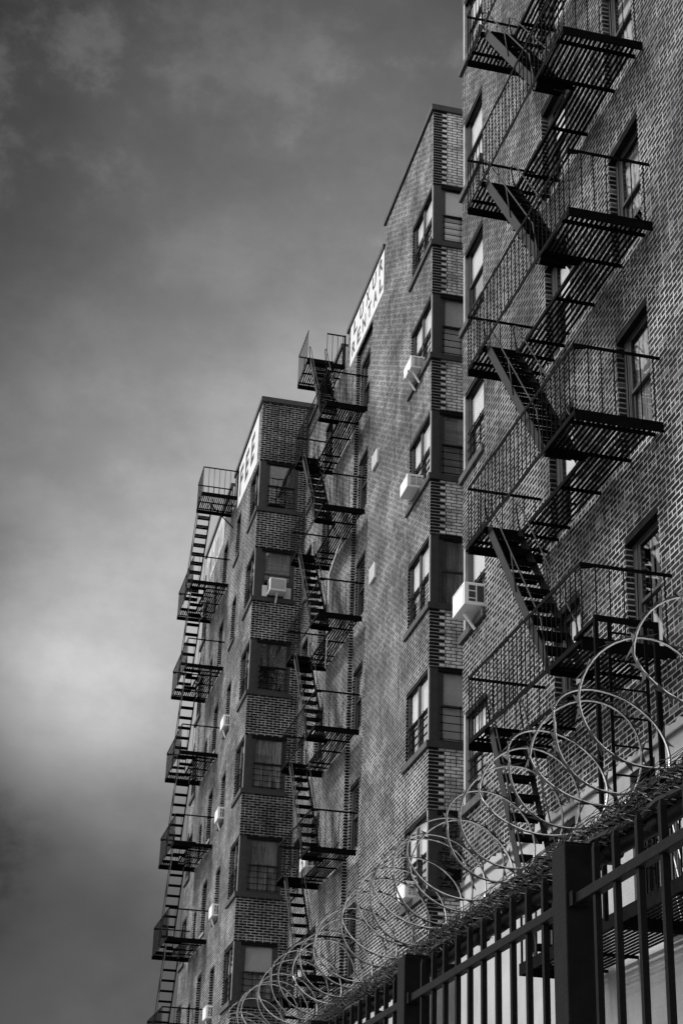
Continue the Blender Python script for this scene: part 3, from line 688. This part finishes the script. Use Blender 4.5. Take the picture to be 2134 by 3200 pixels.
# ------------------------------------------------------------------ AIR CONDITIONERS
def ac(fr, u0, u1, z0, h, out, label, bracket=True, style=0, inn=0.06, tilt=0.0):
    base = fr.P((u0 + u1) / 2, z0, 0)
    r = empty('air_conditioner', base, label, 'air conditioner', 'window air conditioners')
    mb = MB(); fr.box(mb, u0, u1, z0, z0 + h, -inn, out); mb.build('casing', 'ac', r, bevel=0.012)
    mb = MB(); fr.box(mb, u0 + 0.05, u1 - 0.05, z0 + 0.045, z0 + h - 0.05, out + 0.001, out + 0.004); mb.build('condenser_grille', 'acgrille' if style == 0 and fr.k == 'y' else 'ac', r)
    mb = MB()   # dark seam round the front panel
    t = 0.008; a, b, c, d = u0 + 0.035, u1 - 0.035, z0 + 0.03, z0 + h - 0.035
    for q in ((a, b, d - t, d), (a, a + t, c, d - t), (b - t, b, c, d - t)): fr.box(mb, *q, out + 0.0045, out + 0.006)
    mb.build('panel_seam', 'acdark', r)
    # louvres in both flanks
    for (uu, sg) in ((u0, -1), (u1, 1)):
        mb = MB(); w0, w1 = -0.02, out - 0.06; n = 2
        for q in range(2):
            wa = w0 + (w1 - w0) * q / 2 + 0.012; wb = w0 + (w1 - w0) * (q + 1) / 2 - 0.012
            zs = [(z0 + 0.06, z0 + h - 0.05)] if (q == 0 or style == 1) else [(z0 + 0.06, z0 + 0.06 + (h - 0.12) * 0.16), (z0 + 0.06 + (h - 0.12) * 0.24, z0 + 0.06 + (h - 0.12) * 0.64), (z0 + 0.06 + (h - 0.12) * 0.72, z0 + h - 0.05)]
            for (za, zb) in zs: fr.box(mb, uu + sg * 0.001, uu + sg * 0.004, za, zb, wa, wb)
        mb.build('side_louvre', 'acdark' if style == 0 else 'acside', r)
        if style == 1:
            mb = MB()
            for q in range(2):
                wa = w0 + (w1 - w0) * q / 2 + 0.012; wb = w0 + (w1 - w0) * (q + 1) / 2 - 0.012
                for k_ in range(6): zz = z0 + 0.075 + (h - 0.14) * k_ / 6; fr.box(mb, uu + sg * 0.0045, uu + sg * 0.009, zz, zz + 0.012, wa, wb)
            mb.build('louvre_slat', 'ac', r)
    if bracket:
        mb = MB(); um = (u0 + u1) / 2
        for uu in ((um,) if bracket is True else (u0 + 0.12, u1 - 0.12)):
            mb.bar(fr.P(uu, z0 - 0.03, out * 0.7), fr.P(uu, z0 - 0.26, 0.035), 0.045, 0.025)
            if bracket == 2: fr.box(mb, uu - 0.02, uu + 0.02, z0 - 0.04, z0 - 0.005, -0.02, out * 1.15)
        mb.build('support_bracket', 'ac', r)
    return r
ac(fx1, 19.60, 20.18, 11.19, 0.37, 0.30, 'large white air conditioner in the corner window of the near building')
ac(fx2, 25.95, 26.50, 19.55 - 0.0, 0.30, 0.26, 'white air conditioner on a two armed bracket, higher one of the middle building', bracket=2, style=1)
ac(fx2, 25.95, 26.50, 16.735, 0.30, 0.30, 'white air conditioner without bracket, below the bracketed one on the middle building', bracket=False, style=1)
ac(fx2, 26.08, 26.62, 8.33, 0.31, 0.20, 'white louvred air conditioner seen through the razor wire coils', bracket=False, style=1)
ra = ac(fy3, 6.52, 6.98, 19.62, 0.38, 0.34, 'white air conditioner between filler panels in the dark side wall of the far building')
mb = MB(); fy3.box(mb, 6.37, 6.515, 19.57, 19.90, -0.045, -0.02); fy3.box(mb, 6.985, 7.19, 19.57, 19.90, -0.045, -0.02); mb.build('filler_panel', 'flash', ra)
for zz, lb in ((16.74, 'small white air conditioner on the far building, topmost in its narrow window column'), (13.94, 'small white air conditioner on the far building, second in its narrow window column'), (11.14, 'small white air conditioner on the far building, third from the top'), (8.33, 'small white air conditioner on the far building, lowest in its narrow window column')):
    ac(fx3, 40.9, 41.5, zz, 0.35, 0.16, lb, bracket=True, style=0)
ac(fx2b, 34.6, 35.2, 11.05, 0.33, 0.3, 'white air conditioner behind the middle fire escape, second landing up', bracket=False)
ac(fx2b, 34.6, 35.2, 8.25, 0.33, 0.3, 'white air conditioner behind the middle fire escape, just above the wire', bracket=False)
for z, lb in ((19.27, 'pale square through wall vent, upper of two on the middle facade'), (16.36, 'pale square through wall vent, lower of two on the middle facade')):
    r = empty('wall_vent', (X2, 29.68, z), lb, 'vent', 'through wall vents')
    mb = MB(); mb.box(X2 - 0.06, X2 + 0.0, 29.47, 29.91, z + 0.03, z + 0.39); mb.build('casing', 'ac', r, bevel=0.008)
    mb = MB(); mb.box(X2 - 0.064, X2 - 0.061, 29.50, 29.88, z + 0.06, z + 0.36); mb.build('grille', 'acgrille', r)

# ------------------------------------------------------------------ small wall things
r = empty('floodlight', (X1, 20.7, 7.3), 'dark floodlight on a short arm at the corner above the stucco base', 'lamp')
mb = MB(); mb.box(X1 - 0.30, X1 - 0.08, 20.45, 20.62, 7.22, 7.36); mb.build('lamp_head', 'steel', r, bevel=0.01)
mb = MB(); mb.tube([(X1, 20.55, 7.05), (X1 - 0.12, 20.54, 7.1), (X1 - 0.18, 20.53, 7.23)], 0.03, 8); mb.build('arm', 'steel', r)
mb = MB(); mb.tube([(X1 - 0.055, 20.62, 7.08), (X1 - 0.055, 16, 7.06), (X1 - 0.055, 13, 7.04), (X1 - 0.055, 9, 7.03)], 0.017, 8)
o = mb.build('conduit_pipe', 'conduit', None, smooth=True); tag(o, 'thin grey conduit running along the top of the pale stucco base', 'pipe')
mb = MB(); mb.tube([(7.36, 32.2, 18.9), (7.0, 32.1, 17.6), (7.02, 32.1, 16.2), (7.0, 32.15, 15.2)], 0.012, 6)
o = mb.build('hanging_cable', 'flash', None, smooth=True); tag(o, 'thin white cable hanging down through the middle fire escape', 'cable')

# ------------------------------------------------------------------ FENCE
XF = 1.9
fe = empty('metal_fence', (XF, 4.8, 0), 'black steel picket fence with square posts, closest to the viewer', 'fence')
posts = [4.76 + 2.01 * k for k in range(-3, 8)]
for y in posts:
    mb = MB(); mb.box(XF, XF + 0.125, y, y + 0.125, 0, 3.07)
    mb.box(XF + 0.004, XF + 0.121, y + 0.004, y + 0.121, 3.0702, 3.08)
    mb.build('post', 'fence', fe, bevel=0.006)
for y in posts[:-1]:
    for z in (0.35, 2.87):
        mb = MB(); mb.box(XF + 0.022, XF + 0.058, y + 0.125, y + 2.01, z - 0.018, z + 0.018)
        ro = mb.build('rail', 'fence', fe, bevel=0.003)
    for e in (y + 0.127, y + 1.975):
        mb = MB(); mb.box(XF + 0.01, XF + 0.075, e, e + 0.03, 2.845, 2.895); mb.build('rail_bracket', 'fence', ro)
    for q in range(1, 11):
        yy = y + 0.125 + (2.01 - 0.125) * q / 11 + random.uniform(-0.004, 0.004)
        lean = random.uniform(-0.006, 0.006)
        mb = MB(); x0, x1 = XF + 0.029, XF + 0.050; zt = 3.025 + random.uniform(-0.006, 0.006)
        i = 0
        mb.v = [V(p) for p in ((x0, yy - 0.0105, 0.1), (x1, yy - 0.0105, 0.1), (x1, yy + 0.0105, 0.1), (x0, yy + 0.0105, 0.1),
                (x0, yy - 0.0105 + lean, zt - 0.02), (x1, yy - 0.0105 + lean, zt - 0.02), (x1, yy + 0.0105 + lean, zt - 0.02), (x0, yy + 0.0105 + lean, zt - 0.02),
                (x0 + 0.004, yy - 0.005 + lean, zt), (x1 - 0.004, yy - 0.005 + lean, zt), (x1 - 0.004, yy + 0.005 + lean, zt), (x0 + 0.004, yy + 0.005 + lean, zt))]
        for a in (0, 4):
            for t in range(4): mb.f.append((a + t, a + (t + 1) % 4, a + 4 + (t + 1) % 4, a + 4 + t))
        mb.f.append((8, 9, 10, 11)); mb.f.append((3, 2, 1, 0))
        mb.build('picket', 'fence', fe)

# chain link fence behind, its top rail and matted mesh
cl = empty('chain_link_fence', (2.08, 6, 0), 'old chain link fence behind the pickets, its mesh matted along the pipe rail', 'fence')
mb = MB(); rr = random.Random(11)
pts = [(2.08, 1.5 + 0.25 * k, 3.055 + rr.uniform(-0.006, 0.006)) for k in range(64)]
mb.tube(pts, 0.026, 10)
for k in range(46):
    y = 2.0 + k * 0.30 + rr.uniform(-0.08, 0.08)
    mb.tube([(2.08, y, 3.052), (2.08, y + 0.07, 3.050)], 0.032, 10)
mb.build('top_rail', 'fence', cl, smooth=True)
mb = MB()
for y in (3.2, 6.0, 9.0, 12.0, 15.0): mb.tube([(2.10, y, 0), (2.10, y, 3.05)], 0.03, 10)
mb2 = mb
for k, y in enumerate((5.1 - 2.9, 8.05, 10.95, 13.8)):
    m_ = MB(); m_.tube([(2.12, y, 0), (2.12, y, 3.03)], 0.024, 10); m_.build('post', 'fence', cl, smooth=True)
mb = MB()
def strip(xc, zb, h, y0, y1, lean, rs, wr=0.0014):
    st = 0.052; n = int((y1 - y0) / st); rows = max(2, int(h / 0.0125))
    P = [[V((xc + lean * k / rows + rs.uniform(-0.012, 0.012), y0 + (q + (0.5 if k % 2 else 0)) * st + rs.uniform(-0.012, 0.012), zb + h * 0.78 * k / rows + rs.uniform(-0.005, 0.005))) for q in range(n + 1)] for k in range(rows + 1)]
    for k in range(rows):
        for q in range(n):
            tri(P[k][q], P[k + 1][q], wr)
            if k % 2 == 0 and q: tri(P[k][q], P[k + 1][q - 1], wr)
            elif k % 2: tri(P[k][q], P[k + 1][q + 1], wr)
def tri(a, b, r):
    d = (b - a)
    if d.length < 1e-5: return
    d.normalize(); u = d.cross(V((0.3, 0.2, 1))).normalized(); w = d.cross(u)
    i = len(mb.v)
    for e in (a, b):
        for t in range(3):
            an = t * 2.0944; mb.v.append(e + (u * math.cos(an) + w * math.sin(an)) * r)
    for t in range(3): mb.f.append((i + t, i + (t + 1) % 3, i + 3 + (t + 1) % 3, i + 3 + t))
rs = random.Random(21)
for (xc, zb, h, lean) in ((2.06, 3.08, 0.15, 0.02), (2.08, 3.08, 0.19, 0.03), (2.10, 3.08, 0.17, 0.05), (2.13, 3.09, 0.20, 0.02), (2.05, 3.08, 0.12, -0.02), (2.16, 3.10, 0.16, -0.03), (2.04, 3.07, 0.10, -0.05), (2.19, 3.10, 0.15, 0.0), (2.09, 3.07, 0.21, 0.0), (2.02, 3.06, 0.10, 0.0)):
    strip(xc, zb, h, 2.6, 15.5, lean, rs)
for q in range(50):   # loose strands running along the top
    y = 2.6; z = rs.uniform(3.08, 3.22); x = rs.uniform(2.03, 2.18); p0 = V((x, y, z))
    while y < 15.3:
        y += rs.uniform(0.08, 0.2); p = V((x + rs.uniform(-0.012, 0.012), y, z + rs.uniform(-0.012, 0.012))); tri(p0, p, 0.0015); p0 = p
for q in range(9):   # the mesh rolled over on itself in dense rope-like folds
    x0 = 2.03 + 0.017 * q; z0 = 3.10 + 0.035 * (q % 3) + rs.uniform(-0.01, 0.01)
    mb.tube([(x0 + rs.uniform(-0.012, 0.012), 2.4 + 0.17 * k, z0 + rs.uniform(-0.012, 0.012)) for k in range(78)], 0.012, 5)
o = mb.build('wire_mesh', 'oldwire', cl)

# ------------------------------------------------------------------ RAZOR WIRE
rw = empty('razor_wire', (2.08, 6, 3.45), 'shiny coiled razor wire looping along the top of the fence', 'razor wire')
ringY = [2.7, 3.1, 3.62, 4.02, 4.42, 4.69, 4.92, 5.13, 5.51, 5.81, 5.97, 6.45, 6.58, 6.75, 7.07, 7.18, 7.40, 7.78, 7.95, 8.46, 8.62, 8.9, 9.22, 9.40, 9.66, 10.1, 10.35, 10.8, 11.1, 11.6, 12.0, 12.5, 12.9, 13.5, 13.9, 14.6, 15.3]
rs = random.Random(4); SEG = 44
centre = []
for i in range(len(ringY) - 1):
    a, b = ringY[i], ringY[i + 1]
    rad = 0.226 + rs.uniform(-0.018, 0.016); cx = 2.09 + rs.uniform(-0.02, 0.02); cz = 3.455 + rs.uniform(-0.025, 0.028)
    for k in range(SEG):
        centre.append((k / SEG, a, b, rad, cx, cz, rs.uniform(-1, 1)))
path = []
N = len(centre)
for j in range(N):
    t, a, b, rad, cx, cz, q = centre[j]
    i = j // SEG
    nx = centre[min(j + SEG, N - 1)]; e = t
    rad = rad + (nx[3] - rad) * e; cx = cx + (nx[4] - cx) * e; cz = cz + (nx[5] - cz) * e
    y = a + (b - a) * t
    an = math.pi + 2 * math.pi * t        # starts at the left extreme
    tiltk = 0.11 * math.sin(i * 2.3 + 1.1 * math.sin(i))
    path.append(V((cx + rad * math.cos(an) * 1.10, y + tiltk * math.sin(an), cz - rad * math.sin(an))))
mb = MB(); mb.tube(path, 0.0036, 8); mb.build('core_wire', 'galv', rw, smooth=True)
mb = MB()    # flat tape crimped beside the core, darkened as the wire's shaded side
for j in range(N - 1):
    p, q = path[j], path[j + 1]
    c0 = V((2.09, p.y, 3.455)); c1 = V((2.09, q.y, 3.455))
    n0 = (p - c0).normalized(); n1 = (q - c1).normalized()
    yv = V((0, 0.0056, 0))
    mb.quad(p + n0 * 0.0041 - yv, q + n1 * 0.0041 - yv, q + n1 * 0.0041 + yv, p + n0 * 0.0041 + yv)
mb.build('barbed_tape', 'galvd', rw)
mb = MB(); acc = 0.0
for j in range(1, N - 1):
    acc += (path[j] - path[j - 1]).length
    if acc > 0.105:
        acc = 0; p = path[j]; d = (path[j + 1] - path[j]).normalized(); n = (p - V((2.09, p.y, 3.455))).normalized()
        for sg in (1, -1):
            for sy in (1, -1):
                tip = p + d * (0.050 * sg) + V((0, 0.030 * sy, 0)) + n * 0.006 + n * 0.004
                b0 = p + d * (0.006 * sg) + V((0, 0.005 * sy, 0)) + n * 0.004; b1 = p + d * (0.026 * sg) + V((0, -0.006 * sy, 0)) + n * 0.004
                i0 = len(mb.v); mb.v += [b0, b1, tip, b0 + n * 0.0015]; mb.f += [(i0, i0 + 1, i0 + 2), (i0, i0 + 2, i0 + 3), (i0 + 1, i0 + 3, i0 + 2)]
mb.build('barbs', 'galvd', rw)

# ------------------------------------------------------------------ GROUND
mb = MB(); mb.quad((-600, -600, -0.01), (600, -600, -0.01), (600, 600, -0.01), (-600, 600, -0.01)); o = mb.build('ground', 'asphalt', None); tag(o, kind='structure')
mb = MB(); mb.box(-2.5, 1.7, -40, 90, -0.006, 0.004); o = mb.build('pavement', 'pave', None); tag(o, kind='structure')
mb = MB(); mb.box(2.4, 5.4, -30, 20, -0.004, 0.01); o = mb.build('yard', 'pave', None); tag(o, kind='structure')

# ------------------------------------------------------------------ CAMERA
cam = bpy.data.cameras.new('camera'); co = bpy.data.objects.new('camera', cam); col.objects.link(co); sc.camera = co
f, pitch, roll, yaw, PX, PY = 4744.952725635221, 0.3689777741402945, 0.0394503581868115, 0.2020121249423085, 957.4402782473989, 2195.260110416162
Fv = V((math.sin(yaw) * math.cos(pitch), math.cos(yaw) * math.cos(pitch), math.sin(pitch)))
Rv = Fv.cross(V((0, 0, 1))).normalized(); Uv = Rv.cross(Fv)
R2 = Rv * math.cos(roll) + Uv * math.sin(roll); U2 = -Rv * math.sin(roll) + Uv * math.cos(roll)
m4 = Matrix((R2, U2, -Fv)).transposed().to_4x4(); m4.translation = V((0, 0, 1.6)); co.matrix_world = m4
cam.sensor_fit = 'VERTICAL'; cam.sensor_height = 36; cam.sensor_width = 24; cam.lens = f / 3200 * 36
cam.shift_x = (1067 - PX) / 3200; cam.shift_y = (PY - 1600) / 3200
cam.clip_start = 0.05; cam.clip_end = 2000
def raydir(x, y): return (R2 * ((x - PX) / f) - U2 * ((y - PY) / f) + Fv).normalized()

# ------------------------------------------------------------------ SKY AND SUN
SUN_EL, SUN_AZ = math.radians(48), math.radians(-80)     # azimuth from +Y towards +X; the light comes from the left of the street
sd = V((math.sin(SUN_AZ) * math.cos(SUN_EL), math.cos(SUN_AZ) * math.cos(SUN_EL), math.sin(SUN_EL)))
sl = bpy.data.lights.new('sun', 'SUN'); sl.energy = 2.0; sl.angle = math.radians(9); sl.color = (1, 1, 1)
so = bpy.data.objects.new('sun', sl); col.objects.link(so); so.rotation_euler = (-sd).to_track_quat('-Z', 'Y').to_euler(); so.location = (-20, 0, 40)
w = bpy.data.worlds.new('World'); sc.world = w; w.use_nodes = True
g = NT(w.node_tree); bg = w.node_tree.nodes['Background']
sky = g.n('ShaderNodeTexSky'); sky.sky_type = 'NISHITA'; sky.sun_disc = False
sky.sun_elevation = SUN_EL; sky.sun_rotation = SUN_AZ; sky.air_density = 1.5; sky.dust_density = 4
bw = g.n('ShaderNodeRGBToBW'); g.l(sky.outputs[0], bw.inputs[0])
tc = g.n('ShaderNodeTexCoord'); D = tc.outputs['Generated']
def dotn(d):
    o = g.n('ShaderNodeVectorMath', operation='DOT_PRODUCT'); g.l(D, o.inputs[0]); o.inputs[1].default_value = d; return o.outputs['Value']
def stretched(sx, sy, sz):
    o = g.n('ShaderNodeMapping'); o.inputs['Scale'].default_value = (sx, sy, sz); g.l(D, o.inputs['Vector']); return o.outputs[0]
def lobe(px_, py_, deg, amp, soft=1.0):
    o = dotn(raydir(px_, py_)); an = g.math('ARCCOSINE', g.math('MINIMUM', o, 0.99999))
    q = g.math('DIVIDE', an, math.radians(deg)); return g.math('MULTIPLY', g.math('EXPONENT', g.math('MULTIPLY', g.math('MULTIPLY', q, q), -1.0)), amp)
n1 = g.noise(stretched(3, 3, 3.6), 1.6, 6, 0.5); n2 = g.noise(stretched(4, 4, 6), 3.2, 9, 0.62)
sx = g.n('ShaderNodeSeparateXYZ'); g.l(D, sx.inputs[0])
v = g.ss(sx.outputs['Z'], 0.12, 0.62, 0.050, 0.020)
v = g.math('ADD', v, lobe(900, 1700, 10.5, 0.24))
w1 = g.ss(n1, 0.34, 0.62)
v = g.math('ADD', v, g.math('MULTIPLY', lobe(220, 2130, 4.0, 0.16), w1))
v = g.math('ADD', v, lobe(1250, 750, 10.0, 0.07))
v = g.math('SUBTRACT', v, g.math('MULTIPLY', lobe(-100, 2600, 4.5, 0.06), g.ss(n2, 0.35, 0.6, 0.4, 1.0)))
v = g.math('ADD', v, g.math('MULTIPLY', lobe(200, 250, 5.0, 0.03), g.ss(n2, 0.5, 0.66)))
v = g.math('ADD', v, g.math('MULTIPLY', lobe(1250, 480, 4.0, 0.06), g.ss(n2, 0.5, 0.66)))
v = g.math('MAXIMUM', v, 0.018)
v = g.math('MULTIPLY', v, g.ss(n1, 0.30, 0.70, 0.82, 1.18)); v = g.math('MULTIPLY', v, g.ss(n2, 0.3, 0.7, 0.88, 1.12))
# glow added to the unseen sky further left, brightening window reflections and the facade
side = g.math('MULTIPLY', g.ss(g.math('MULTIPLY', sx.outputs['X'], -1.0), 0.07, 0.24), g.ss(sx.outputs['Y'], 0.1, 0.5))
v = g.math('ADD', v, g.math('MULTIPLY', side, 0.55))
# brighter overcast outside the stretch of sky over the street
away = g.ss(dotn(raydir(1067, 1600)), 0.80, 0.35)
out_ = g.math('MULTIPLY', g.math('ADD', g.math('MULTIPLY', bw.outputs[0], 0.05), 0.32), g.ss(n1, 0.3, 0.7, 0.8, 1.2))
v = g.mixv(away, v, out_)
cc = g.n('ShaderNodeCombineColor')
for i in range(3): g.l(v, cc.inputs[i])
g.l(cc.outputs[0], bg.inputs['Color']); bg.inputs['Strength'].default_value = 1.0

sc.view_settings.view_transform = 'Standard'; sc.view_settings.look = 'None'; sc.view_settings.gamma = 1.0
sc.view_settings.exposure = 0.7
sc.render.engine = 'CYCLES'; sc.cycles.max_bounces = 6; sc.cycles.transparent_max_bounces = 12
